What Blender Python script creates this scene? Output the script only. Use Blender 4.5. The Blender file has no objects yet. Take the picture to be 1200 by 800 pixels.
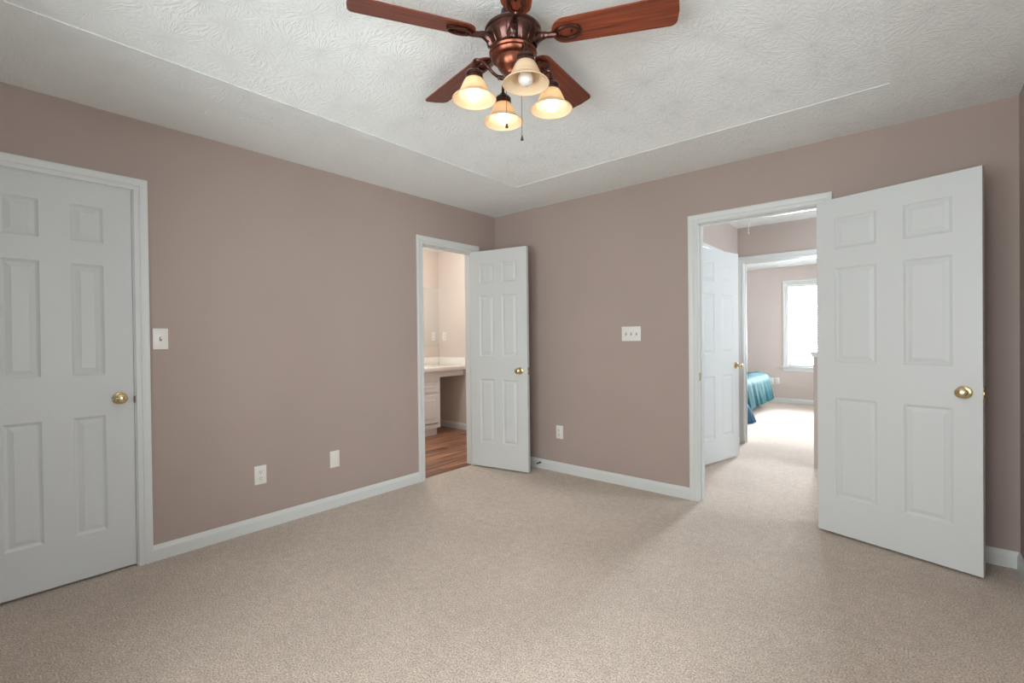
import bpy, bmesh, math, random
from mathutils import Vector, Matrix
random.seed(7)
S = bpy.context.scene
COL = S.collection
R = math.radians

# ------------------------------------------------------------------ camera, world, daylight, exposure
CAM = Vector((3.2449, -3.5589, 1.2226)); YAW, PIT, ROL, FPX = 0.7058, -0.0075, -0.0107, 556.8
F = Vector((-math.sin(YAW)*math.cos(PIT), math.cos(YAW)*math.cos(PIT), math.sin(PIT)))
Rv = Vector((math.cos(YAW), math.sin(YAW), 0)); Uv = Rv.cross(F)
R2 = math.cos(ROL)*Rv + math.sin(ROL)*Uv; U2 = -math.sin(ROL)*Rv + math.cos(ROL)*Uv
cd = bpy.data.cameras.new('camera'); cd.sensor_width = 36; cd.lens = FPX*36/1200; cd.clip_start = .02; cd.clip_end = 100
cam = bpy.data.objects.new('camera', cd); COL.objects.link(cam)
m = Matrix((R2, U2, -F)).transposed().to_4x4(); m.translation = CAM; cam.matrix_world = m
S.camera = cam
S.view_settings.view_transform = 'Standard'; S.view_settings.look = 'None'
S.view_settings.gamma = 1; S.view_settings.use_curve_mapping = False
S.view_settings.exposure = 0.0
S.cycles.diffuse_bounces = 6; S.cycles.max_bounces = 12; S.cycles.sample_clamp_indirect = 6

W = bpy.data.worlds.new('sky'); S.world = W; W.use_nodes = True
W.node_tree.nodes['Background'].inputs[0].default_value = (.86, .93, 1, 1)
W.node_tree.nodes['Background'].inputs[1].default_value = 2.0

def area(name, loc, direction, sx, sy, power, col):
    l = bpy.data.lights.new(name, 'AREA'); l.shape = 'RECTANGLE'; l.size = sx; l.size_y = sy; l.energy = power; l.color = col
    o = bpy.data.objects.new(name, l); COL.objects.link(o); o.location = loc
    o.rotation_euler = Vector(direction).to_track_quat('-Z', 'Z').to_euler()
    return o
# daylight just outside each window, including added ones, shining in
area('daylight_front', (2.3, -4.32, 1.35), (0, 1, .12), 2.3, 1.5, 98, (.94, .985, 1))
area('added_daylight_right', (3.95, -2.75, 1.35), (-1, 0, -.12), 1.2, 1.5, 29, (.94, .985, 1))  # added fill through an unseen right window, evens out the left side
area('daylight_bedroom', (1.88, 6.42, 1.42), (0, -1, -.12), .95, 1.6, 1000, (.84, .92, 1))
area('added_daylight_bedroom_side', (3.5, 4.3, 1.42), (-1, 0, -.05), 1.6, 1.5, 62, (.84, .92, 1))  # added boost for bedroom and hall, through an unseen side window
area('daylight_stairwell', (4.6, 1.3, 1.6), (-1, 0, -.05), 1.2, 1.5, 70, (.85, .93, 1))

# ------------------------------------------------------------------ materials
def lin(r, g, b):
    f = lambda c: (c/255/12.92) if c/255 <= .04045 else ((c/255+.055)/1.055)**2.4
    return (f(r), f(g), f(b), 1)
class NT:
    def __init__(s, name):
        s.m = bpy.data.materials.new(name); s.m.use_nodes = True
        s.t = s.m.node_tree; s.n = s.t.nodes; s.l = s.t.links
        s.b = s.n['Principled BSDF']; s.out = s.n['Material Output']
    def new(s, ty, **k):
        x = s.n.new(ty)
        for a, v in k.items(): setattr(x, a, v)
        return x
    def link(s, a, b): s.l.new(a, b)
def mat(name, col, rough=.5, metal=0, spec=.5, noise=0, nscale=30, bump=0, bscale=200, **k):
    q = NT(name); b = q.b
    b.inputs['Base Color'].default_value = col; b.inputs['Roughness'].default_value = rough
    b.inputs['Metallic'].default_value = metal; b.inputs['Specular IOR Level'].default_value = spec
    tc = q.new('ShaderNodeTexCoord')
    if noise:
        n = q.new('ShaderNodeTexNoise'); n.inputs['Scale'].default_value = nscale; n.inputs['Detail'].default_value = 3
        q.link(tc.outputs['Object'], n.inputs['Vector'])
        r = q.new('ShaderNodeValToRGB')
        r.color_ramp.elements[0].position = .3; r.color_ramp.elements[1].position = .7
        r.color_ramp.elements[0].color = tuple(c*(1-noise) for c in col[:3])+(1,)
        r.color_ramp.elements[1].color = tuple(min(1, c*(1+noise)) for c in col[:3])+(1,)
        q.link(n.outputs['Fac'], r.inputs['Fac']); q.link(r.outputs['Color'], b.inputs['Base Color'])
    if bump:
        n = q.new('ShaderNodeTexNoise'); n.inputs['Scale'].default_value = bscale; n.inputs['Detail'].default_value = 2
        q.link(tc.outputs['Object'], n.inputs['Vector'])
        u = q.new('ShaderNodeBump'); u.inputs['Strength'].default_value = bump; u.inputs['Distance'].default_value = .002
        q.link(n.outputs['Fac'], u.inputs['Height']); q.link(u.outputs['Normal'], b.inputs['Normal'])
    for a, v in k.items(): b.inputs[a.replace('_', ' ')].default_value = v
    return q.m
M = {}
M['wall'] = mat('taupe_wall_paint', lin(171, 155, 147), .75, spec=.3, noise=.02, nscale=2, bump=.25, bscale=160)
M['hallwall'] = mat('taupe_hall_baked_light', lin(184, 170, 163), .75, spec=.3, noise=.02, nscale=2, bump=.2, bscale=160)  # taupe lightened so the hall reads brighter; light put into the colour
M['bedwall'] = mat('taupe_bedroom_baked_light', lin(202, 191, 185), .75, spec=.3, noise=.02, nscale=2, bump=.2, bscale=160)  # strong daylight on the bedroom taupe, put into a paler base colour
M['bathwall'] = mat('taupe_bath_baked_light', lin(208, 196, 186), .75, spec=.3, noise=.02, nscale=2, bump=.2, bscale=160)  # main room taupe made paler; the bathroom's brightness sits in the colour
M['trim'] = mat('white_trim_paint', lin(213, 216, 214), .38, spec=.4, bump=.05, bscale=90)
M['door'] = mat('white_door_paint', lin(207, 210, 209), .42, spec=.4, bump=.10, bscale=120)
M['plate'] = mat('white_plastic', lin(228, 226, 220), .3)
M['slot'] = mat('dark_slot', lin(50, 46, 42), .6)
M['groove'] = mat('grey_plastic_groove', lin(150, 146, 140), .5)
M['brass'] = mat('polished_brass', lin(212, 192, 146), .22, metal=1, noise=.1, nscale=60)
M['bronze'] = mat('antique_bronze', lin(76, 45, 37), .28, metal=.85, noise=.35, nscale=25, Coat_Weight=.4)
M['copper'] = mat('brushed_copper_bronze', lin(122, 72, 54), .3, metal=.85, noise=.3, nscale=30)
M['counter'] = mat('white_cultured_marble', lin(236, 232, 226), .2, noise=.02, nscale=6)
M['cabinet'] = mat('white_cabinet_paint', lin(236, 236, 235), .4)
M['teal'] = mat('teal_satin', lin(20, 66, 70), .75, spec=.06, noise=.12, nscale=14)
M['navy'] = mat('dark_blue_cotton', lin(32, 76, 102), .7, noise=.2, nscale=20)
M['linen'] = mat('white_linen', lin(220, 218, 214), .8, noise=.04)
M['woodframe'] = mat('dark_bed_frame', lin(70, 48, 36), .5, noise=.2)
M['blind'] = mat('white_blind_slat', lin(235, 235, 232), .5)
M['black'] = mat('dark_rubber', lin(55, 50, 46), .6)
M['chain'] = mat('chain_metal', lin(120, 95, 70), .35, metal=1)
M['mirror'] = mat('mirror_silver', (.88, .9, .9, 1), .02, metal=1)
M['cord'] = mat('white_cord', lin(225, 222, 216), .8)
M['offbulb'] = mat('frosted_bulb_glass', lin(214, 206, 200), .35, spec=.5)

def glass_pane():
    q = NT('window_glass'); q.n.remove(q.b)
    t = q.new('ShaderNodeBsdfTransparent'); g = q.new('ShaderNodeBsdfGlossy'); g.inputs['Roughness'].default_value = .02
    mx = q.new('ShaderNodeMixShader'); fr = q.new('ShaderNodeFresnel'); fr.inputs['IOR'].default_value = 1.3
    q.link(fr.outputs[0], mx.inputs[0]); q.link(t.outputs[0], mx.inputs[1]); q.link(g.outputs[0], mx.inputs[2])
    q.link(mx.outputs[0], q.out.inputs['Surface']); return q.m
M['glass'] = glass_pane()
def shade_glass():
    q = NT('amber_alabaster_glass')
    tc = q.new('ShaderNodeTexCoord'); n = q.new('ShaderNodeTexNoise'); n.inputs['Scale'].default_value = 28; n.inputs['Detail'].default_value = 4; n.inputs['Distortion'].default_value = 1.2
    q.link(tc.outputs['Object'], n.inputs['Vector'])
    r = q.new('ShaderNodeValToRGB'); r.color_ramp.elements[0].color = (.86, .66, .42, 1); r.color_ramp.elements[1].color = (.93, .80, .60, 1)
    q.link(n.outputs['Fac'], r.inputs['Fac'])
    b = q.b; b.inputs['Roughness'].default_value = .3; q.link(r.outputs['Color'], b.inputs['Base Color'])
    t = q.new('ShaderNodeBsdfTranslucent'); q.link(r.outputs['Color'], t.inputs['Color'])
    mx = q.new('ShaderNodeMixShader'); mx.inputs[0].default_value = .38
    q.link(b.outputs[0], mx.inputs[1]); q.link(t.outputs[0], mx.inputs[2]); q.link(mx.outputs[0], q.out.inputs['Surface']); return q.m
M['shade'] = shade_glass()
def bulb_lit():
    q = NT('lit_bulb'); q.n.remove(q.b); e = q.new('ShaderNodeEmission'); e.inputs['Color'].default_value = (1, .86, .70, 1); e.inputs['Strength'].default_value = 9
    q.link(e.outputs[0], q.out.inputs['Surface']); return q.m
M['bulb'] = bulb_lit()
def carpet():
    q = NT('beige_carpet'); tc = q.new('ShaderNodeTexCoord'); b = q.b
    v = q.new('ShaderNodeTexNoise'); v.inputs['Scale'].default_value = 150; v.inputs['Detail'].default_value = 4; v.inputs['Roughness'].default_value = .75
    q.link(tc.outputs['Object'], v.inputs['Vector'])
    r = q.new('ShaderNodeValToRGB'); e = r.color_ramp.elements
    e[0].position = .32; e[0].color = lin(118, 100, 85); e[1].position = .66; e[1].color = lin(240, 223, 206)
    q.link(v.outputs['Fac'], r.inputs['Fac'])
    big = q.new('ShaderNodeTexNoise'); big.inputs['Scale'].default_value = 2.2; big.inputs['Detail'].default_value = 4
    q.link(tc.outputs['Object'], big.inputs['Vector'])
    mp = q.new('ShaderNodeMapRange'); mp.inputs['From Min'].default_value = .3; mp.inputs['From Max'].default_value = .7
    mp.inputs['To Min'].default_value = .93; mp.inputs['To Max'].default_value = 1.06
    q.link(big.outputs['Fac'], mp.inputs['Value'])
    md = q.new('ShaderNodeTexNoise'); md.inputs['Scale'].default_value = 22; md.inputs['Detail'].default_value = 5; md.inputs['Roughness'].default_value = .65
    q.link(tc.outputs['Object'], md.inputs['Vector'])
    mp2 = q.new('ShaderNodeMapRange'); mp2.inputs['From Min'].default_value = .3; mp2.inputs['From Max'].default_value = .7; mp2.inputs['To Min'].default_value = .88; mp2.inputs['To Max'].default_value = 1.12
    q.link(md.outputs['Fac'], mp2.inputs['Value'])
    pr = q.new('ShaderNodeMath', operation='MULTIPLY'); q.link(mp.outputs[0], pr.inputs[0]); q.link(mp2.outputs[0], pr.inputs[1])
    mu = q.new('ShaderNodeVectorMath', operation='SCALE'); q.link(r.outputs['Color'], mu.inputs[0]); q.link(pr.outputs[0], mu.inputs['Scale'])
    q.link(mu.outputs[0], b.inputs['Base Color'])
    v2 = q.new('ShaderNodeTexNoise'); v2.inputs['Scale'].default_value = 190; v2.inputs['Detail'].default_value = 3; v2.inputs['Roughness'].default_value = .7
    q.link(tc.outputs['Object'], v2.inputs['Vector'])
    u = q.new('ShaderNodeBump'); u.inputs['Strength'].default_value = .8; u.inputs['Distance'].default_value = .006
    q.link(v2.outputs['Fac'], u.inputs['Height']); q.link(u.outputs['Normal'], b.inputs['Normal'])
    b.inputs['Roughness'].default_value = .95; b.inputs['Specular IOR Level'].default_value = .1
    b.inputs['Sheen Weight'].default_value = .25; b.inputs['Sheen Roughness'].default_value = .5
    return q.m
M['carpet'] = carpet()
def ceiling_mat():
    q = NT('brushed_texture_ceiling'); b = q.b; tc = q.new('ShaderNodeTexCoord')
    b.inputs['Base Color'].default_value = lin(238, 242, 240); b.inputs['Roughness'].default_value = .85; b.inputs['Specular IOR Level'].default_value = .2
    sc = q.new('ShaderNodeVectorMath', operation='SCALE'); sc.inputs['Scale'].default_value = 5.5; q.link(tc.outputs['Object'], sc.inputs[0])
    vo = q.new('ShaderNodeTexVoronoi', voronoi_dimensions='2D'); vo.inputs['Scale'].default_value = 1; q.link(sc.outputs[0], vo.inputs['Vector'])
    df = q.new('ShaderNodeVectorMath', operation='SUBTRACT'); q.link(sc.outputs[0], df.inputs[0]); q.link(vo.outputs['Position'], df.inputs[1])
    sp = q.new('ShaderNodeSeparateXYZ'); q.link(df.outputs[0], sp.inputs[0])
    at = q.new('ShaderNodeMath', operation='ARCTAN2'); q.link(sp.outputs[1], at.inputs[0]); q.link(sp.outputs[0], at.inputs[1])
    a2 = q.new('ShaderNodeMath', operation='MULTIPLY'); a2.inputs[1].default_value = 5; q.link(at.outputs[0], a2.inputs[0])
    r2 = q.new('ShaderNodeMath', operation='MULTIPLY'); r2.inputs[1].default_value = 2.6; q.link(vo.outputs['Distance'], r2.inputs[0])
    sc2 = q.new('ShaderNodeSeparateColor'); q.link(vo.outputs['Color'], sc2.inputs[0])
    rz = q.new('ShaderNodeMath', operation='MULTIPLY'); rz.inputs[1].default_value = 40; q.link(sc2.outputs[0], rz.inputs[0])
    cb = q.new('ShaderNodeCombineXYZ'); q.link(a2.outputs[0], cb.inputs[0]); q.link(r2.outputs[0], cb.inputs[1]); q.link(rz.outputs[0], cb.inputs[2])
    n = q.new('ShaderNodeTexNoise'); n.inputs['Scale'].default_value = 2.2; n.inputs['Detail'].default_value = 2; n.inputs['Distortion'].default_value = .4
    q.link(cb.outputs[0], n.inputs['Vector'])
    n2 = q.new('ShaderNodeTexNoise'); n2.inputs['Scale'].default_value = 60; n2.inputs['Detail'].default_value = 2; q.link(tc.outputs['Object'], n2.inputs['Vector'])
    ad = q.new('ShaderNodeMath', operation='MULTIPLY_ADD'); ad.inputs[1].default_value = .35; q.link(n2.outputs['Fac'], ad.inputs[0]); q.link(n.outputs['Fac'], ad.inputs[2])
    u = q.new('ShaderNodeBump'); u.inputs['Strength'].default_value = .45; u.inputs['Distance'].default_value = .012
    q.link(ad.outputs[0], u.inputs['Height']); q.link(u.outputs['Normal'], b.inputs['Normal']); return q.m
M['ceiling'] = ceiling_mat()
def blade_wood():
    q = NT('cherry_blade_wood'); b = q.b; tc = q.new('ShaderNodeTexCoord'); mp = q.new('ShaderNodeMapping')
    mp.inputs['Scale'].default_value = (2.2, 55, 20); q.link(tc.outputs['Object'], mp.inputs[0])
    n = q.new('ShaderNodeTexNoise'); n.inputs['Scale'].default_value = 1.4; n.inputs['Detail'].default_value = 5; q.link(mp.outputs[0], n.inputs['Vector'])
    r = q.new('ShaderNodeValToRGB'); e = r.color_ramp.elements
    e[0].position = .3; e[0].color = lin(84, 36, 23); e[1].position = .72; e[1].color = lin(144, 70, 42)
    q.link(n.outputs['Fac'], r.inputs['Fac']); q.link(r.outputs['Color'], b.inputs['Base Color'])
    b.inputs['Roughness'].default_value = .38; return q.m
M['blade'] = blade_wood()
def plank_floor():
    q = NT('red_brown_laminate'); b = q.b; tc = q.new('ShaderNodeTexCoord')
    br = q.new('ShaderNodeTexBrick'); br.inputs['Scale'].default_value = 1; br.inputs['Brick Width'].default_value = 1.2; br.inputs['Row Height'].default_value = .12
    br.inputs['Mortar Size'].default_value = .0015; br.inputs['Color1'].default_value = lin(116, 74, 57); br.inputs['Color2'].default_value = lin(186, 138, 110); br.inputs['Mortar'].default_value = lin(90, 52, 36)
    ro = q.new('ShaderNodeMapping'); ro.inputs['Rotation'].default_value = (0, 0, R(90)); q.link(tc.outputs['Object'], ro.inputs[0]); q.link(ro.outputs[0], br.inputs['Vector'])
    mp = q.new('ShaderNodeMapping'); mp.inputs['Scale'].default_value = (1.2, 16, 1); q.link(ro.outputs[0], mp.inputs[0])
    n = q.new('ShaderNodeTexNoise'); n.inputs['Scale'].default_value = 1.6; n.inputs['Detail'].default_value = 5; q.link(mp.outputs[0], n.inputs['Vector'])
    r = q.new('ShaderNodeValToRGB'); r.color_ramp.elements[0].position = .3; r.color_ramp.elements[0].color = (.25, .22, .20, 1); r.color_ramp.elements[1].position = .7; r.color_ramp.elements[1].color = (1.3, 1.25, 1.2, 1)
    q.link(n.outputs['Fac'], r.inputs['Fac'])
    mu = q.new('ShaderNodeVectorMath', operation='MULTIPLY'); q.link(br.outputs['Color'], mu.inputs[0]); q.link(r.outputs['Color'], mu.inputs[1])
    q.link(mu.outputs[0], b.inputs['Base Color']); b.inputs['Roughness'].default_value = .35; return q.m
M['planks'] = plank_floor()

# ------------------------------------------------------------------ helpers
def obj(name, bm, mt, parent=None, smooth=False, loc=None, rz=0, angle=35):
    bmesh.ops.recalc_face_normals(bm, faces=bm.faces)
    me = bpy.data.meshes.new(name); bm.to_mesh(me); bm.free()
    me.materials.append(M[mt] if isinstance(mt, str) else mt)
    if smooth:
        me.polygons.foreach_set('use_smooth', [True]*len(me.polygons)); me.set_sharp_from_angle(angle=R(angle))
    o = bpy.data.objects.new(name, me); COL.objects.link(o)
    if parent: o.parent = parent
    if loc is not None: o.location = loc
    o.rotation_euler = (0, 0, rz)
    return o
def thing(name, label, cat, loc=(0, 0, 0), rz=0, group=None):
    o = bpy.data.objects.new(name, None); COL.objects.link(o); o.empty_display_size = .05
    o.location = loc; o.rotation_euler = (0, 0, rz)
    return tag(o, label, cat, group)
def tag(o, label, cat, group=None):
    o['label'] = label; o['category'] = cat
    if group: o['group'] = group
    return o
def struct(o, label=None):
    o['kind'] = 'structure'
    if label: o['label'] = label
    return o
def box(bm, a, b, bevel=0):
    x0, y0, z0 = [min(p, q) for p, q in zip(a, b)]; x1, y1, z1 = [max(p, q) for p, q in zip(a, b)]
    v = [bm.verts.new(p) for p in ((x0, y0, z0), (x1, y0, z0), (x1, y1, z0), (x0, y1, z0), (x0, y0, z1), (x1, y0, z1), (x1, y1, z1), (x0, y1, z1))]
    fs = [bm.faces.new([v[i] for i in f]) for f in ((0, 3, 2, 1), (4, 5, 6, 7), (0, 1, 5, 4), (1, 2, 6, 5), (2, 3, 7, 6), (3, 0, 4, 7))]
    if bevel:
        es = list({e for f in fs for e in f.edges})
        bmesh.ops.bevel(bm, geom=es, offset=bevel, segments=2, affect='EDGES', profile=.5)
    return bm
def boxes(*bs, bevel=0):
    bm = bmesh.new()
    for a, b in bs: box(bm, a, b, bevel)
    return bm
def lathe(bm, prof, seg=32, M4=Matrix(), closed=False):
    rings = []
    for r, z in prof:
        if r < 1e-6: rings.append([bm.verts.new(M4 @ Vector((0, 0, z)))])
        else: rings.append([bm.verts.new(M4 @ Vector((r*math.cos(2*math.pi*i/seg), r*math.sin(2*math.pi*i/seg), z))) for i in range(seg)])
    pr = list(zip(rings, rings[1:]))
    if closed: pr.append((rings[-1], rings[0]))
    for a, b in pr:
        for i in range(seg):
            j = (i+1) % seg
            if len(a) == 1 and len(b) == 1: continue
            if len(a) == 1: bm.faces.new((a[0], b[i], b[j]))
            elif len(b) == 1: bm.faces.new((a[i], b[0], a[j]))
            else: bm.faces.new((a[i], b[i], b[j], a[j]))
    return bm
def tube(bm, pts, rad, seg=10, caps=True):
    pts = [Vector(p) for p in pts]; rings = []
    rad = rad if isinstance(rad, (list, tuple)) else [rad]*len(pts)
    up = Vector((.3, .2, 1)).normalized()
    for i, p in enumerate(pts):
        t = (pts[min(i+1, len(pts)-1)]-pts[max(i-1, 0)]).normalized()
        s = t.cross(up)
        if s.length < .05: s = t.cross(Vector((1, 0, 0)))
        s.normalize(); u = s.cross(t)
        rings.append([bm.verts.new(p+rad[i]*(math.cos(2*math.pi*k/seg)*s+math.sin(2*math.pi*k/seg)*u)) for k in range(seg)])
    for a, b in zip(rings, rings[1:]):
        for k in range(seg): bm.faces.new((a[k], a[(k+1) % seg], b[(k+1) % seg], b[k]))
    if caps: bm.faces.new(rings[0][::-1]); bm.faces.new(rings[-1])
    return bm
def spline(pts, n=8):
    pts = [Vector(p) for p in pts]; out = []
    for i in range(len(pts)-1):
        p0, p1, p2, p3 = pts[max(i-1, 0)], pts[i], pts[i+1], pts[min(i+2, len(pts)-1)]
        for k in range(n):
            t = k/n
            out.append(.5*((2*p1)+(p2-p0)*t+(2*p0-5*p1+4*p2-p3)*t*t+(3*p1-p0-3*p2+p3)*t**3))
    return out+[pts[-1]]
def slab_with_holes(u0, u1, z0, z1, holes, fix):
    """wall of boxes round rectangular holes (u0,u1,z0,z1); fix(u,z,side) -> point"""
    us = sorted({u0, u1, *[h[0] for h in holes], *[h[1] for h in holes]}); zs = sorted({z0, z1, *[h[2] for h in holes], *[h[3] for h in holes]})
    us = [u for u in us if u0 <= u <= u1]; zs = [z for z in zs if z0 <= z <= z1]
    solid = lambda i, j: 0 <= i < len(us)-1 and 0 <= j < len(zs)-1 and not any(h[0] < (us[i]+us[i+1])/2 < h[1] and h[2] < (zs[j]+zs[j+1])/2 < h[3] for h in holes)
    bm = bmesh.new(); V = {}
    def v(i, j, s):
        if (i, j, s) not in V: V[i, j, s] = bm.verts.new(fix(us[i], zs[j], s))
        return V[i, j, s]
    for i in range(len(us)-1):
        for j in range(len(zs)-1):
            if not solid(i, j): continue
            bm.faces.new((v(i, j, 0), v(i+1, j, 0), v(i+1, j+1, 0), v(i, j+1, 0)))
            bm.faces.new((v(i, j, 1), v(i, j+1, 1), v(i+1, j+1, 1), v(i+1, j, 1)))
            for di, dj, a, b in ((-1, 0, (i, j), (i, j+1)), (1, 0, (i+1, j), (i+1, j+1)), (0, -1, (i, j), (i+1, j)), (0, 1, (i, j+1), (i+1, j+1))):
                if not solid(i+di, j+dj): bm.faces.new((v(*a, 0), v(*b, 0), v(*b, 1), v(*a, 1)))
    return bm
def wallx(name, x0, x1, y0, y1, z0, z1, holes=(), mt='wall', label=None):
    return struct(obj(name, slab_with_holes(y0, y1, z0, z1, list(holes), lambda u, z, s: (x1 if s else x0, u, z)), mt), label)
def wally(name, y0, y1, x0, x1, z0, z1, holes=(), mt='wall', label=None):
    return struct(obj(name, slab_with_holes(x0, x1, z0, z1, list(holes), lambda u, z, s: (u, y1 if s else y0, z)), mt), label)
BASEP = [(0, 0), (.013, 0), (.013, .060), (.011, .068), (.008, .074), (.006, .082), (.004, .087), (0, .087)]
def base_run(bm, a, b, nrm):
    a, b, n = Vector((*a, 0)), Vector((*b, 0)), Vector((*nrm, 0))
    ra = [bm.verts.new(a+n*o+Vector((0, 0, z))) for o, z in BASEP]; rb = [bm.verts.new(b+n*o+Vector((0, 0, z))) for o, z in BASEP]
    k = len(BASEP)
    for i in range(k): bm.faces.new((ra[i], ra[(i+1) % k], rb[(i+1) % k], rb[i]))
    bm.faces.new(ra); bm.faces.new(rb[::-1])
def baseboard(name, *runs):
    bm = bmesh.new()
    for r in runs: base_run(bm, *r)
    return struct(obj(name, bm, 'trim'))
CASP = [(0, 0), (0, .009), (.004, .012), (.018, .0125), (.024, .0105), (.030, .0145), (.042, .017), (.058, .018), (.064, .015), (.064, 0)]
def casing_bm(bm, u0, u1, ztop, P, zbot=0, four=False):
    """mitred casing round an opening; P(u,z,out) -> point"""
    path = [((u0, zbot), (-1, -1 if four else 0)), ((u0, ztop), (-1, 1)), ((u1, ztop), (1, 1)), ((u1, zbot), (1, -1 if four else 0))]
    rings = [[bm.verts.new(P(u+du*w, z+dz*w, o)) for w, o in CASP] for (u, z), (du, dz) in path]
    k = len(CASP); pr = list(zip(rings, rings[1:]))
    if four: pr.append((rings[3], rings[0]))
    for a, b in pr:
        for i in range(k): bm.faces.new((a[i], a[(i+1) % k], b[(i+1) % k], b[i]))
    if not four: bm.faces.new(rings[0]); bm.faces.new(rings[-1][::-1])
def door_trim(name, axis, face_a, face_b, u0, u1, ztop, label, stop=None):
    """casings on both wall faces (face_a, face_b; outward away from each other), jamb and stop; axis 'x' = wall normal along x"""
    P = (lambda f, s: (lambda u, z, o: (f+s*o, u, z))) if axis == 'x' else (lambda f, s: (lambda u, z, o: (u, f+s*o, z)))
    s = 1 if face_a > face_b else -1
    bm = bmesh.new(); casing_bm(bm, u0-.005, u1+.005, ztop+.005, P(face_a, s)); casing_bm(bm, u0-.005, u1+.005, ztop+.005, P(face_b, -s))
    root = struct(obj(name, bm, 'trim'), label)
    q = (lambda u, d, z: (d, u, z)) if axis == 'x' else (lambda u, d, z: (u, d, z))
    a, b = face_a+s*.0005, face_b-s*.0005
    obj('door_jamb', boxes((q(u0-.018, a, 0), q(u0, b, ztop)), (q(u1, a, 0), q(u1+.018, b, ztop)), (q(u0-.018, a, ztop), q(u1+.018, b, ztop+.018))), 'trim', root)
    if stop is not None:
        c, d = stop
        obj('door_stop', boxes((q(u0, c, 0), q(u0+.011, d, ztop)), (q(u1-.011, c, 0), q(u1, d, ztop)), (q(u0+.011, c, ztop-.011), q(u1-.011, d, ztop))), 'trim', root)
    return root
def panel_door_bm(w, h, t, cols, rows):
    bm = bmesh.new()
    for side in (0, 1):
        Y = lambda d: d if side == 0 else t-d
        xs = sorted({0, w, *[c for k in cols for c in k]}); zs = sorted({0, h, *[c for k in rows for c in k]})
        for i in range(len(xs)-1):
            for j in range(len(zs)-1):
                x0, x1, z0, z1 = xs[i], xs[i+1], zs[j], zs[j+1]
                if (x0, x1) in cols and (z0, z1) in rows:
                    prev = None
                    for ins, d in ((0, 0), (.004, .0035), (.011, .0075), (.015, .0085), (.035, .0025), (.037, .0015)):
                        ring = [bm.verts.new(p) for p in ((x0+ins, Y(d), z0+ins), (x1-ins, Y(d), z0+ins), (x1-ins, Y(d), z1-ins), (x0+ins, Y(d), z1-ins))]
                        if prev:
                            for k in range(4): bm.faces.new((prev[k], prev[(k+1) % 4], ring[(k+1) % 4], ring[k]))
                        prev = ring
                    bm.faces.new(prev)
                else:
                    bm.faces.new([bm.verts.new(p) for p in ((x0, Y(0), z0), (x1, Y(0), z0), (x1, Y(0), z1), (x0, Y(0), z1))])
    for a, b in (((0, 0), (w, 0)), ((w, 0), (w, h)), ((w, h), (0, h)), ((0, h), (0, 0))):
        bm.faces.new([bm.verts.new(p) for p in ((a[0], 0, a[1]), (b[0], 0, b[1]), (b[0], t, b[1]), (a[0], t, a[1]))])
    bmesh.ops.remove_doubles(bm, verts=bm.verts, dist=.0002)
    return bm
ROWS = [(.225, .825), (1.04, 1.61), (1.725, 1.91)]
KNOBP = [(0, .066), (.012, .0655), (.0235, .060), (.0275, .050), (.0255, .041), (.017, .033), (.0115, .027), (.0115, .010)]
ROSEP = [(.0115, .0105), (.024, .010), (.031, .007), (.033, .003), (.033, 0)]
def knob_set(root, x, z, t, sides=(0, 1)):
    for sd in sides:
        M4 = Matrix.Translation((x, 0 if sd == 0 else t, z)) @ Matrix.Rotation(R(90 if sd == 0 else -90), 4, 'X')
        k = obj('knob', lathe(bmesh.new(), KNOBP, 28, M4), 'brass', root, smooth=True)
        obj('rosette', lathe(bmesh.new(), ROSEP, 28, M4), 'brass', k, smooth=True)
def door(name, loc, rz, w, cols, label, knob_x, edge_x, t=.035, h=2.03, sides=(0, 1)):
    root = obj(name, panel_door_bm(w, h, t, cols, ROWS), 'door', loc=loc, rz=rz)
    struct(root, label)
    knob_set(root, knob_x, .91, t, sides)
    e = 1 if edge_x > w/2 else -1
    bm = boxes(((edge_x-e*.001, .005, .88), (edge_x+e*.0012, t-.005, .94)))
    lp = obj('latch_plate', bm, 'brass', root)
    obj('latch_bolt', boxes(((edge_x, .012, .903), (edge_x+e*.004, t-.013, .917)), bevel=.001), 'brass', lp)
    return root

# ------------------------------------------------------------------ setting: main room shell
RW, RY, H, TH, RUN = 3.648, -4.05, 2.44, 2.605, 1.1
TX0, TX1, TY0, TY1 = .772, 3.148, -3.43, -.592
carp = boxes(((-.04, RY-.15, -.12), (RW+.12, .0, 0)), ((2.0, 0, -.12), (2.8, .115, 0)), ((1.55, .115, -.12), (4.3, 2.25, 0)), ((1.7, 2.25, -.12), (2.6, 2.365, 0)), ((-1.6, 2.365, -.12), (3.2, 6.3, 0)))
struct(obj('floor', carp, 'carpet'), 'beige cut pile carpet running from the room into the hall')
struct(obj('floor_bath', boxes(((-2.1, -1.9, -.12), (-.04, .98, -.001))), 'planks'), 'red brown wood plank floor of the bathroom')
ce = bmesh.new()   # flat border at wall height, small lip, gently coved raised centre, closed on top
rect = lambda x0, x1, y0, y1, z: [ce.verts.new(p) for p in ((x0, y0, z), (x1, y0, z), (x1, y1, z), (x0, y1, z))]
rs = [rect(-.115, RW+.12, RY-.15, .115, TH+.08), rect(-.115, RW+.12, RY-.15, .115, H), rect(TX0, TX1, TY0, TY1, H)]
for a, b in zip(rs, rs[1:]):
    for k in range(4): ce.faces.new((a[k], a[(k+1) % 4], b[(k+1) % 4], b[k]))
ce.faces.new(rs[0])
LIP, NG = .003, 48
def rise(d):
    t = min(1, d/RUN); return .9*(1-(1-t)**2)+.1*t*t*(3-2*t)
gx = [TX0+(TX1-TX0)*i/NG for i in range(NG+1)]; gy = [TY0+(TY1-TY0)*i/NG for i in range(NG+1)]
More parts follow.
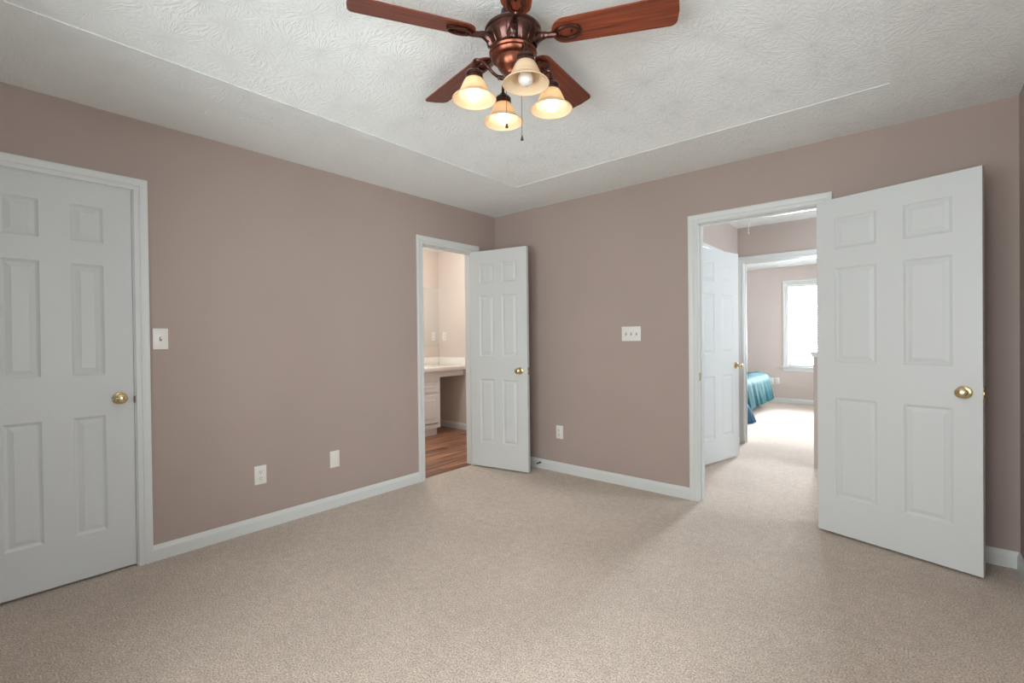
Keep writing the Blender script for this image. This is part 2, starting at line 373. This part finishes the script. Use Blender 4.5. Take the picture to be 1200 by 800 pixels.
V = [[ce.verts.new((x, y, H+LIP+(TH-H-LIP)*rise(min(x-TX0, TX1-x))*rise(min(y-TY0, TY1-y)))) for y in gy] for x in gx]
for i in range(NG):
    for j in range(NG): ce.faces.new((V[i][j], V[i][j+1], V[i+1][j+1], V[i+1][j]))
c4 = rs[2]
ce.faces.new([c4[0], c4[1]]+[V[i][0] for i in range(NG, -1, -1)]); ce.faces.new([c4[2], c4[3]]+[V[i][NG] for i in range(NG+1)])
ce.faces.new([c4[1], c4[2]]+[V[NG][j] for j in range(NG, -1, -1)]); ce.faces.new([c4[3], c4[0]]+V[0])
struct(obj('ceiling', ce, 'ceiling', smooth=True, angle=20), 'white brush textured tray ceiling with lower border')
OP = 2.042   # clear door opening height
BA0, BA1 = -.929, -.313       # bath opening
CL0, CL1 = -3.536, -2.926     # closet opening
HA0, HA1 = 2.020, 2.778       # hall opening
wallx('wall_left', -.115, 0, RY-.15, .115, 0, H, [(BA0-.018, BA1+.018, -1, OP+.018), (CL0-.018, CL1+.018, -1, OP+.018)])
wally('wall_back', 0, .115, 0, RW+.12, 0, H, [(HA0-.018, HA1+.018, -1, OP+.018)])
wallx('wall_right', RW, RW+.12, RY-.15, 0, 0, H, [(-3.35, -2.15, .6, 2.1)])
wally('wall_front', RY-.15, RY, 0, RW, 0, H, [(1.2, 2.25, .6, 2.1), (2.35, 3.4, .6, 2.1)])
# closet behind the closed door
wallx('wall_closet', -.9, -.8, RY-.15, -1.9, 0, H); wally('wall_closet_end', -2.0, -1.9, -.8, -.115, 0, H)
wally('wall_closet_front', RY-.15, RY-.05, -.8, -.115, 0, H)
struct(obj('floor_closet', boxes(((-.9, RY-.15, -.12), (-.04, -1.9, -.001))), 'carpet')); struct(obj('ceiling_closet', boxes(((-.9, RY-.15, H), (-.115, -1.9, H+.06))), 'ceiling'))

door_trim('trim_1', 'x', 0, -.115, CL0, CL1, OP, 'white casing round the closed closet door on the left wall', stop=(-.04, -.055))
door_trim('trim_2', 'x', 0, -.115, BA0, BA1, OP, 'white casing round the bathroom doorway', stop=(-.04, -.055))
t3 = door_trim('trim_3', 'y', 0, .115, HA0, HA1, OP, 'white casing round the wide hall doorway', stop=(.04, .055))
obj('strike_plate', boxes(((HA0, .008, .89), (HA0+.0015, .034, .95))), 'brass', t3)
t1s = bpy.data.objects['trim_1']; obj('strike_plate', boxes(((-.004, CL1-.0035, .893), (.0098, CL1+.001, .930))), 'bronze', t1s)
C0 = .069   # casing outer offset
baseboard('baseboard_left', ((0, RY), (0, CL0-C0), (1, 0)), ((0, CL1+C0), (0, BA0-C0), (1, 0)), ((0, BA1+C0), (0, 0), (1, 0)))
baseboard('baseboard_back', ((0, 0), (HA0-C0, 0), (0, -1)), ((HA1+C0, 0), (RW, 0), (0, -1)))
baseboard('baseboard_right', ((RW, RY), (RW, 0), (-1, 0)))
baseboard('baseboard_front', ((0, RY), (RW, RY), (0, 1)))

# ------------------------------------------------------------------ hall, bedroom beyond, bath shells
HX = 1.69; HY = 2.25
HD0, HD1 = .85, 1.612          # hall side door opening (in hall left wall)
D20, D21 = 1.752, 2.50         # doorway from hall into bedroom
wallx('wall_hall_left', HX-.115, HX, .115, HY, 0, H, [(HD0-.018, HD1+.018, -1, OP+.018)], mt='hallwall')
wally('wall_hall_back', HY, HY+.115, HX-.115, 4.3, 0, H, [(D20-.018, D21+.018, -1, OP+.018)], mt='hallwall')
wallx('wall_hall_right', 4.18, 4.3, .115, HY, 0, H, [(.7, 1.9, .85, 2.35)], mt='hallwall')
struct(obj('ceiling_hall', boxes(((HX-.115, .115, H), (4.3, HY+.115, H+.06))), 'ceiling'))
wallx('wall_linen', .85, .95, .5, 2.25, 0, H); wally('wall_linen_near', .5, .6, .95, HX-.115, 0, H); wally('wall_linen_far', 2.15, 2.25, .95, HX-.115, 0, H)
struct(obj('floor_linen', boxes(((.85, .5, -.12), (1.6, 2.25, -.0005))), 'carpet')); struct(obj('ceiling_linen', boxes(((.85, .5, H), (HX-.115, 2.25, H+.06))), 'ceiling'))
door_trim('trim_4', 'x', HX, HX-.115, HD0, HD1, OP, 'white casing on the hall side wall behind the narrow door', stop=(HX-.04, HX-.055))
door_trim('trim_5', 'y', HY, HY+.115, D20, D21, OP, 'white casing round the far bedroom doorway', stop=(HY+.06, HY+.075))
baseboard('baseboard_hall', ((HX, .115), (HX, HD0-C0), (1, 0)), ((HX, HD1+C0), (HX, HY), (1, 0)), ((D21+C0, HY), (4.18, HY), (0, -1)))
# knee wall at the stair side of the hall
KX = 2.525
kn = wallx('wall_knee', KX, KX+.115, 1.525, HY-.019, 0, 1.02, mt='hallwall', label='low half wall with white cap beside the far doorway')
capb = boxes(((KX-.03, 1.495, 1.045), (KX+.145, HY-.019, 1.067)), bevel=.004); box(capb, (KX-.014, 1.511, 1.02), (KX+.129, HY-.019, 1.045))
obj('wall_cap', capb, 'trim', kn)
BX0, BX1, BY0, BY1 = -1.5, 3.1, HY+.115, 6.12
wallx('wall_bedroom_left', BX0-.1, BX0, BY0, BY1, 0, H, mt='bedwall'); wallx('wall_bedroom_right', BX1, BX1+.12, BY0, BY1, 0, H, [(3.5, 5.1, .66, 2.14)], mt='bedwall')
WB = (1.472, 2.30, .655, 2.135)
wally('wall_bedroom_back', BY1, BY1+.15, BX0, BX1+.12, 0, H, [WB], mt='bedwall')
wally('wall_bedroom_front', HY, HY+.115, BX0, HX-.115, 0, H, mt='bedwall')
struct(obj('ceiling_bedroom', boxes(((BX0-.1, BY0, H), (BX1+.12, BY1+.15, H+.06))), 'ceiling'))
baseboard('baseboard_bedroom', ((BX0, BY1), (BX1, BY1), (0, -1)))
# bathroom
QX, QY = -1.87, .86
wallx('wall_bath_left', QX-.1, QX, -1.9, QY, 0, H, mt='bathwall'); wally('wall_bath_back', QY, QY+.1, QX-.1, -.115, 0, H, mt='bathwall')
wally('wall_bath_near', -1.9, -1.8, QX, -.115, 0, H, mt='bathwall')
wallx('wall_bath_right', -.115, -.02, .115, QY, 0, H, mt='bathwall')
struct(obj('ceiling_bath', boxes(((QX-.1, -1.9, H), (-.115, QY+.1, H+.06))), 'ceiling'))
baseboard('baseboard_bath', ((QX, QY), (-.115, QY), (0, -1)))
lb = bpy.data.lights.new('bath_ceiling_lamp', 'POINT'); lb.energy = 37; lb.color = (1, .98, .945); lb.shadow_soft_size = .12  # unseen bathroom ceiling lamp, placed so the cabinet front is lit
lo = bpy.data.objects.new('bath_ceiling_lamp', lb); COL.objects.link(lo); lo.location = (-.95, -.25, 2.2)

# windows
def window(name, axis, face, out, u0, u1, z0, z1, depth, label):
    """frame in a wall opening; face = room side plane, out = +1/-1 direction to the outside"""
    q = (lambda u, d, z: (face+out*d, u, z)) if axis == 'x' else (lambda u, d, z: (u, face+out*d, z))
    bm = bmesh.new(); casing_bm(bm, u0+.0, u1, z1, (lambda u, z, o: q(u, -o, z)), zbot=z0)
    root = struct(obj(name, bm, 'trim'), label)
    obj('window_sill', boxes((q(u0-.085, -.045, z0-.022), q(u1+.085, depth*.5, z0)), (q(u0-.06, -.014, z0-.085), q(u1+.06, 0, z0-.022)), bevel=.003), 'trim', root)
    zm = (z0+z1)/2
    obj('window_frame', boxes((q(u0, .0, z0), q(u0+.02, depth, z1)), (q(u1-.02, .0, z0), q(u1, depth, z1)), (q(u0+.02, .0, z1-.02), q(u1-.02, depth, z1)), (q(u0+.02, depth*.5, z0), q(u1-.02, depth, z0+.02))), 'trim', root)
    for d, a, b in ((.075, z0+.02, zm+.02), (.105, zm-.02, z1-.02)):
        s = obj('sash', boxes((q(u0+.02, d, a), q(u0+.06, d+.028, b)), (q(u1-.06, d, a), q(u1-.02, d+.028, b)), (q(u0+.06, d, a), q(u1-.06, d+.028, a+.04)), (q(u0+.06, d, b-.04), q(u1-.06, d+.028, b))), 'trim', root)
        obj('pane', boxes((q(u0+.06, d+.012, a+.04), q(u1-.06, d+.016, b-.04))), 'glass', s)
    return root
window('window_1', 'y', BY1, 1, *WB, .15, 'white bedroom window with lowered blind')
window('window_2', 'y', RY, -1, 1.2, 2.25, .6, 2.1, .15, 'window in the front wall')
window('window_3', 'y', RY, -1, 2.35, 3.4, .6, 2.1, .15, 'second window in the front wall')
window('window_4_added', 'x', RW, 1, -3.35, -2.15, .6, 2.1, .12, 'added window in the right wall, out of view')  # added out of view to let more light into the room
window('window_5_added', 'x', BX1, 1, 3.5, 5.1, .66, 2.14, .12, 'added side window of the bedroom, out of view')  # added out of view to brighten the bedroom and hall
window('window_6', 'x', 4.18, 1, .7, 1.9, .85, 2.35, .12, 'window over the stairs')

# ------------------------------------------------------------------ doors
C30 = [(.10, .312), (.437, .640)]
door('door_1', (2.771, -.064, .014), math.atan2(-.212, .707), .752, C30, 'large white six panel door swung wide open into the room at right', .684, .752)
C24 = [(.103, .262), (.348, .507)]
door('door_2', (-.012, -.3475, .014), math.atan2(.110, .576), .612, C24, 'narrow white six panel door standing open beside the bathroom doorway', .535, .612)
# closed closet door: local x runs along +y, visible face towards +x
W24 = .606; c24 = [(.105, .243), (.363, .501)]
door('door_3', (-.003, CL0+.002, .014), R(90), W24, [(.114, .247), (.360, .487)], 'closed white six panel closet door on the left wall', W24-.062, W24)
# hall door standing ajar (visible face towards the hall)
hb = math.atan2(.975, .223)
door('door_4', (1.704, .846, .014), hb, .758, C30, 'white door standing ajar on the left side of the hall', .695, .758)

# ------------------------------------------------------------------ wall plates
def plate_bm(w, h):
    bm = boxes(((-w/2, -.006, -h/2), (w/2, 0, h/2)), bevel=.0025); return bm
def switch(name, loc, rz, n, label):
    t = thing(name, label, 'light switch', loc, rz)
    w = .070+.046*(n-1)
    obj('wall_plate', plate_bm(w*1.03, .118), 'plate', t, smooth=True)
    for i in range(n):
        x = (i-(n-1)/2)*.046
        g = obj('toggle', boxes(((x-.0045, -.018, .000), (x+.0045, -.006, .010)), bevel=.0015), 'plate', t)
        obj('toggle_slot', boxes(((x-.006, -.0066, -.012), (x+.006, -.0058, .012))), 'groove', g)
        for z in (-.030, .030): obj('screw', lathe(bmesh.new(), [(0, .0075), (.002, .0072), (.003, .006)], 10, Matrix.Translation((x, 0, z)) @ Matrix.Rotation(R(90), 4, 'X')), 'plate', t)
    return t
def outlet(loc, rz, label, group='white wall outlets'):
    t = thing('power_outlet', label, 'outlet', loc, rz, group)
    obj('wall_plate', plate_bm(.074, .120), 'plate', t, smooth=True)
    for z in (-.0195, .0195):
        bm = bmesh.new(); lathe(bm, [(0, .0085), (.015, .0085), (.0168, .0075), (.017, .0055)], 24, Matrix.Translation((0, 0, z)) @ Matrix.Rotation(R(90), 4, 'X'))
        r = obj('receptacle', bm, 'plate', t, smooth=True)
        obj('slot', boxes(((-.0075, -.0092, z-.001), (-.005, -.0084, z+.008)), ((.005, -.0092, z-.001), (.0075, -.0084, z+.008)), ((-.0025, -.0092, z-.011), (.0025, -.0084, z-.006))), 'slot', r)
    return t
switch('light_switch', (0, -2.806, 1.238), R(90), 1, 'single white light switch beside the closed closet door')
switch('triple_light_switch', (1.484, 0, 1.246), 0, 3, 'wide white three toggle switch plate left of the hall doorway')
outlet((0, -2.283, .353), R(90), 'white duplex outlet low on the left wall, nearer the closet door')
bp = obj('blank_wall_plate', plate_bm(.074, .120), 'plate', smooth=True, loc=(0, -1.767, .352), rz=R(90)); tag(bp, 'blank white plate without holes low on the left wall', 'wall plate')
outlet((.771, 0, .363), 0, 'white outlet low on the back wall beside the open bathroom door')
outlet((1.315, BY1, .394), 0, 'white outlet under the far bedroom window, right of its neighbour')
outlet((1.222, BY1, .389), 0, 'white outlet partly hidden behind the teal bed')
outlet((-1.751, QY, 1.254), 0, 'white outlet above the bathroom counter')
# door bumper on the baseboard behind the bathroom door
t = thing('door_bumper', 'small dark door stop sticking out of the baseboard beside the bathroom door', 'door stop', (.555, -.0125, .055))
bm = bmesh.new(); pts = [(0.0045*math.cos(a*.9), -.008-.032*a/40, .0045*math.sin(a*.9)) for a in range(41)]; tube(bm, pts, .0016, 6)
obj('spring', bm, 'chain', t); obj('base_cup', lathe(bmesh.new(), [(0, .012), (.006, .011), (.010, .004), (.010, -.0)], 16, Matrix.Rotation(R(90), 4, 'X')), 'chain', t)
obj('rubber_tip', lathe(bmesh.new(), [(0, .052), (.005, .0515), (.007, .048), (.007, .042), (.004, .039), (0, .039)], 16, Matrix.Rotation(R(90), 4, 'X')), 'black', t, smooth=True)

# ------------------------------------------------------------------ ceiling fan
FX, FY = 1.944, -2.005
fan = thing('ceiling_fan', 'dark bronze ceiling fan with five cherry wood blades and four bell lights', 'ceiling fan', (FX, FY, 2.0))
Z = lambda z: z-2.0
bm = bmesh.new()
prof = [(r, Z(z)) for r, z in ((0, 2.6045), (.05, 2.6045), (.05, 2.56), (.085, 2.534), (.115, 2.528), (.121, 2.521), (.121, 2.512), (.115, 2.508), (.113, 2.502), (.116, 2.499), (.112, 2.487), (.104, 2.470), (.096, 2.455), (.090, 2.446), (.085, 2.442), (0, 2.440))]
lathe(bm, prof, 60)
obj('motor_housing', bm, 'bronze', fan, smooth=True, angle=25)
bm = bmesh.new()
for k in range(20):   # vertical ribs round the bowl
    a = 2*math.pi*(k+.5)/20
    tube(bm, [(r*math.cos(a), r*math.sin(a), z) for r, z in ((.1125, Z(2.499)), (.1105, Z(2.487)), (.1025, Z(2.470)), (.0945, Z(2.455)), (.088, Z(2.447)))], .0035, 6)
obj('housing_ribs', bm, 'bronze', fan, smooth=True)
bm = bmesh.new()
lathe(bm, [(r, Z(z)) for r, z in ((0, 2.442), (.086, 2.442), (.098, 2.436), (.102, 2.428), (.098, 2.421), (.093, 2.419), (.097, 2.414), (.094, 2.407), (.088, 2.401), (.074, 2.398), (.072, 2.386), (.066, 2.370), (.055, 2.356), (.042, 2.346), (.036, 2.336), (.036, 2.312), (.030, 2.304), (.014, 2.300), (.010, 2.290), (0, 2.286))], 48)
obj('light_fitter', bm, 'copper', fan, smooth=True, angle=28)
# blades
def blade_bm():
    bm = bmesh.new()
    x0, x1, w0, w1 = .166, .665, .060, .069; rt = .026
    def half(x): return w0+(w1-w0)*min(1, max(0, (x-x0)/(x1-x0)))
    pts = []
    for i in range(13):
        a = R(180-90*i/12); pts.append((x0+.06+.06*math.cos(a), w0*math.sin(a)))
    for i in range(9):
        a = R(90-90*i/8); pts.append((x1-rt+rt*math.cos(a), w1-rt+rt*math.sin(a)))
    pts.append((x1+.004, 0))
    full = pts+[(x, -y) for x, y in reversed(pts[1:-1])]
    a = [bm.verts.new((x, y, .003)) for x, y in full]; b = [bm.verts.new((x, y, -.003)) for x, y in full]
    bm.faces.new(a); bm.faces.new(b[::-1])
    for i in range(len(full)): j = (i+1) % len(full); bm.faces.new((a[i], b[i], b[j], a[j]))
    return bm
def iron_bm():
    bm = bmesh.new()
    # curved arm from the housing, splitting into an oval loop under the blade
    arm = spline([(.086, 0, -.036), (.104, 0, -.016), (.130, 0, -.006), (.160, 0, -.009), (.188, 0, -.011)], 6)
    tube(bm, arm, [.026-.014*min(1, i/16) for i in range(len(arm))], 10)
    loop = [(.233-.05*math.cos(2*math.pi*i/28), .030*math.sin(2*math.pi*i/28), -.010) for i in range(29)]
    tube(bm, loop, .0075, 8, caps=False)
    return bm
PITCH = R(-13)
for k in range(5):
    a = R(25+72*k)
    b = obj('blade', blade_bm(), 'blade', fan, loc=(0, 0, Z(2.487)))
    b.rotation_euler = (Matrix.Rotation(a, 3, 'Z') @ Matrix.Rotation(PITCH, 3, 'X')).to_euler()
    ir = obj('blade_iron', iron_bm(), 'bronze', b, smooth=True)
    for x, y in ((.203, .018), (.203, -.018), (.250, 0)): obj('blade_screw', lathe(bmesh.new(), [(0, -.016), (.004, -.015), (.005, -.004)], 10, Matrix.Translation((x, y, 0))), 'bronze', b, smooth=True)
# lights
Z = lambda z: z-2.018
SR = .170
for k in range(4):
    a = R(-33.6+90*k); ca, sa = math.cos(a), math.sin(a)
    on = k != 0
    P = lambda r, z: (r*ca, r*sa, Z(z))
    bm = bmesh.new(); tube(bm, spline([P(.030, 2.338), P(.055, 2.336), P(.085, 2.350), P(.115, 2.378), P(.145, 2.396), P(.165, 2.394), P(.171, 2.378), P(.170, 2.358)], 6), .0065, 10)
    arm = obj('light_arm', bm, 'bronze', fan, smooth=True)
    bm = bmesh.new()
    for r in (.048, .056, .064): 
        c = Vector(P(r, 2.3375)); lathe(bm, [(0, -.004), (.009, -.003), (.0105, 0), (.009, .003), (0, .004)], 12, Matrix.Translation(c) @ Matrix.Rotation(a, 4, 'Z') @ Matrix.Rotation(R(90), 4, 'Y'))
    obj('arm_beads', bm, 'bronze', arm, smooth=True)
    T = Matrix.Translation((SR*ca, SR*sa, 0))
    obj('socket_cup', lathe(bmesh.new(), [(0, Z(2.362)), (.013, Z(2.361)), (.015, Z(2.352)), (.030, Z(2.346)), (.036, Z(2.338)), (.036, Z(2.330)), (.031, Z(2.325)), (.037, Z(2.321)), (.037, Z(2.314)), (.028, Z(2.312)), (0, Z(2.312))], 32, T), 'bronze', arm, smooth=True)
    outer = [(.0285, 2.320), (.036, 2.313), (.043, 2.303), (.049, 2.290), (.055, 2.276), (.059, 2.266), (.061, 2.264), (.0615, 2.261), (.066, 2.254), (.074, 2.247), (.084, 2.240), (.0905, 2.234), (.092, 2.231)]
    inner = [(r-.0035, z-.001) for r, z in reversed(outer)]
    sh = obj('glass_shade', lathe(bmesh.new(), [(r, Z(z)) for r, z in outer+[(.0905, 2.2295)]+inner], 48, T), 'shade', arm, smooth=True, angle=60)
    bu = obj('light_bulb', lathe(bmesh.new(), [(0, Z(2.224)), (.012, Z(2.2255)), (.021, Z(2.231)), (.0275, Z(2.240)), (.0295, Z(2.251)), (.027, Z(2.264)), (.020, Z(2.278)), (.014, Z(2.290)), (.013, Z(2.311)), (0, Z(2.3115))], 24, T), 'bulb' if on else 'offbulb', arm, smooth=True, angle=80)
    if not on: bu['label'] = 'unlit bulb'; sh['label'] = 'unlit glass shade'
    else: bu['label'] = 'glowing bulb'
Z = lambda z: z-2.0
Tv = Vector((.642, -.767, 0)); Rr = Vector((.761, .649, 0))
for (r, tt, zt, zb) in ((-.030, .018, 2.33, 2.128), (.034, .005, 2.33, 2.080)):
    p = Rr*r+Tv*tt
    bm = bmesh.new(); n = 34
    tube(bm, [(p.x, p.y, Z(zt)), (p.x, p.y, Z(zb))], .0011, 6)
    for i in range(n):
        z = zt+(zb-zt)*(i+.5)/n; lathe(bm, [(0, -.0018), (.0018, 0), (0, .0018)], 6, Matrix.Translation((p.x, p.y, Z(z))))
    c = obj('pull_chain', bm, 'chain', fan)
    obj('pull_fob', lathe(bmesh.new(), [(0, Z(zb)), (.003, Z(zb-.001)), (.004, Z(zb-.008)), (.0065, Z(zb-.016)), (.0065, Z(zb-.020)), (0, Z(zb-.023))], 14, Matrix.Translation((p.x, p.y, 0))), 'black', c, smooth=True)

# ------------------------------------------------------------------ bathroom vanity
van = thing('vanity_cabinet', 'white bathroom vanity cabinet with drawer above door', 'cabinet', (-1.6, .1, 0))
L = lambda x, y, z: (x+1.6, y-.1, z)
FXv, CY = -1.38, .444
obj('carcass', boxes((L(QX, -1.0, .098), L(FXv-.019, CY, .807)), (L(QX, -1.0, 0), L(-1.435, CY-.012, .098))), 'cabinet', van)
obj('face_frame', boxes((L(FXv-.019, -1.0, .098), L(FXv, CY, .150)), (L(FXv-.019, -1.0, .690), L(FXv, CY, .807)), (L(FXv-.019, CY-.045, .150), L(FXv, CY, .690)), (L(FXv-.019, -.02, .150), L(FXv, .03, .690)), (L(FXv-.019, .03, .505), L(FXv, CY-.045, .562)), (L(FXv-.019, -1.0, .15), L(FXv, -.95, .69))), 'cabinet', van)
def raised_front(y0, y1, z0, z1):
    bm = bmesh.new(); x = FXv
    box(bm, L(x, y0, z0), L(x+.012, y1, z1), .003)
    ring = []
    for ins, d in ((.035, .0125), (.043, .007), (.060, .0165), (.063, .0165)):
        r = [bm.verts.new(L(x+d, *q)) for q in ((y0+ins, z0+ins), (y1-ins, z0+ins), (y1-ins, z1-ins), (y0+ins, z1-ins))]
        if ring:
            for k in range(4): bm.faces.new((ring[k], ring[(k+1) % 4], r[(k+1) % 4], r[k]))
        ring = r
    bm.faces.new(ring); return bm
obj('drawer', raised_front(.015, .40, .552, .685), 'cabinet', van); obj('cabinet_door', raised_front(.015, .40, .165, .515), 'cabinet', van)
obj('drawer', raised_front(-.95, -.015, .552, .685), 'cabinet', van); obj('cabinet_door', raised_front(-.95, -.015, .165, .515), 'cabinet', van)
obj('apron', boxes((L(FXv-.019, CY, .735), L(FXv, QY-.002, .807))), 'cabinet', van)
ct = boxes(((QX+.001, -1.02, .808), (-1.318, QY-.001, .862)), bevel=.006)
box(ct, (QX+.001, -1.02, .862), (QX+.021, QY-.001, .968), .004); box(ct, (QX+.021, QY-.021, .862), (-1.325, QY-.001, .968), .004)
tag(obj('vanity_countertop', ct, 'counter', smooth=True), 'white countertop with backsplash on the bathroom vanity', 'countertop')
mi = boxes(((QX+.001, -.95, 1.132), (QX+.006, QY-.003, 1.922)))
tag(obj('wall_mirror', mi, 'mirror'), 'frameless wall mirror above the bathroom counter', 'mirror')

# ------------------------------------------------------------------ bedroom beyond the hall
bed = thing('bed', 'bed with teal satin comforter hanging low, seen through the far doorway', 'bed', (.35, 4.6, 0))
obj('bed_frame', boxes(((-.95, -.66, .10), (.80, .66, .20)), *[((x-.04, y-.04, 0), (x+.04, y+.04, .10)) for x in (-.8, .55) for y in (-.55, .55)]), 'woodframe', bed)
obj('mattress', boxes(((-.97, -.70, .20), (.90, .66, .52)), bevel=.05), 'linen', bed, smooth=True)
def comforter():
    bm = bmesh.new(); x0, x1, y0, y1 = -.95, .90, -.72, .68; drop = .50; rr = .13; zt = .585; nx, ny = 90, 90
    V = []
    for i in range(nx+1):
        row = []
        for j in range(ny+1):
            u = x0+(x1+drop-x0)*i/nx; v = (y0-drop)+(y1-y0+2*drop)*j/ny
            cx, cy = min(max(u, x0), x1), min(max(v, y0), y1)
            dx, dy = u-cx, v-cy; d = math.hypot(dx, dy)
            d = min(d, drop)
            if d > 1e-6:
                nx_, ny_ = dx/math.hypot(dx, dy), dy/math.hypot(dx, dy)
                per = cx*1.0-cy*1.0+math.atan2(ny_, nx_)*.25
                fold = (math.sin(per*17+.8*math.sin(per*5))+.6*math.sin(per*29+2+d*6))*.011*(d/drop)**1.3
                if d < rr*1.57: o = rr*math.sin(d/rr); z = zt-rr*(1-math.cos(d/rr))
                else: o = rr+.16*(d-rr*1.57); z = zt-rr-(d-rr*1.57)
                o += fold
                p = (cx+nx_*o, cy+ny_*o, z)
            else: p = (u, v, zt+.012*math.sin(u*9+v*3)*math.sin(v*8)+.02)
            row.append(bm.verts.new(p))
        V.append(row)
    for i in range(nx):
        for j in range(ny): bm.faces.new((V[i][j], V[i+1][j], V[i+1][j+1], V[i][j+1]))
    return bm
obj('comforter', comforter(), 'teal', bed, smooth=True, angle=80)
def skirt():
    bm = bmesh.new(); rows = []
    for j in range(9):
        f = j/8; z = .26*(1-f)+.012
        row = []
        for i in range(49):
            a = R(-120+190*i/48); r = .05+.11*f**.8+.016*math.sin(i*1.3)*f
            row.append(bm.verts.new((1.02+r*math.cos(a), -.95+r*math.sin(a), z)))
        rows.append(row)
    for a, b in zip(rows, rows[1:]):
        for i in range(48): bm.faces.new((a[i], a[i+1], b[i+1], b[i]))
    bm.faces.new(rows[0]); bm.faces.new(rows[-1]); return bm
obj('hanging_sheet', skirt(), 'navy', bed, smooth=True, angle=70)['label'] = 'dark blue sheet trailing on the carpet'
# blind in the bedroom window
bl = thing('window_blind', 'white horizontal slat blind in the bedroom window', 'blind', ((WB[0]+WB[1])/2, BY1+.037, WB[2]))
hw = (WB[1]-WB[0])/2-.022
obj('head_rail', boxes(((-hw, -.028, 1.415), (hw, .028, 1.459)), bevel=.003), 'blind', bl)
bm = bmesh.new()
for i in range(33):
    z = .045+i*.042; s = .0235; c_, s_ = math.cos(R(14)), math.sin(R(14))
    a = [bm.verts.new(p) for p in ((-hw, -s*c_, z-s*s_), (hw, -s*c_, z-s*s_), (hw, s*c_, z+s*s_), (-hw, s*c_, z+s*s_))]
    b = [bm.verts.new(v.co+Vector((0, 0, .0025))) for v in a]
    bm.faces.new(a[::-1]); bm.faces.new(b)
    for k in range(4): bm.faces.new((a[k], a[(k+1) % 4], b[(k+1) % 4], b[k]))
obj('slats', bm, 'blind', bl)
obj('bottom_rail', boxes(((-hw, -.025, .006), (hw, .025, .024)), bevel=.003), 'blind', bl)
bm = bmesh.new()
for x in (-hw*.7, 0, hw*.7):
    for y in (-.025, .025): tube(bm, [(x, y, .02), (x, y, 1.43)], .001, 5)
obj('ladder_cord', bm, 'cord', bl)
bm = bmesh.new(); tube(bm, [(-hw+.05, -.035, 1.42), (-hw+.055, -.036, .75)], .004, 6); obj('tilt_wand', bm, 'black', bl)
# attic pull cord in the hall
pc = thing('attic_pull_cord', 'thin white pull cord hanging from the hall ceiling', 'cord', (1.93, 1.75, 2.28))
bm = bmesh.new(); tube(bm, [(0, 0, 0), (.012, 0, .09), (.026, 0, .16)], .0022, 6); tube(bm, [(0, 0, 0), (-.006, 0, .09), (-.012, 0, .16)], .0022, 6); obj('cord_strand', bm, 'cord', pc)
obj('cord_knot', lathe(bmesh.new(), [(0, -.018), (.005, -.014), (.006, -.004), (.003, .004), (0, .005)], 10), 'cord', pc, smooth=True)
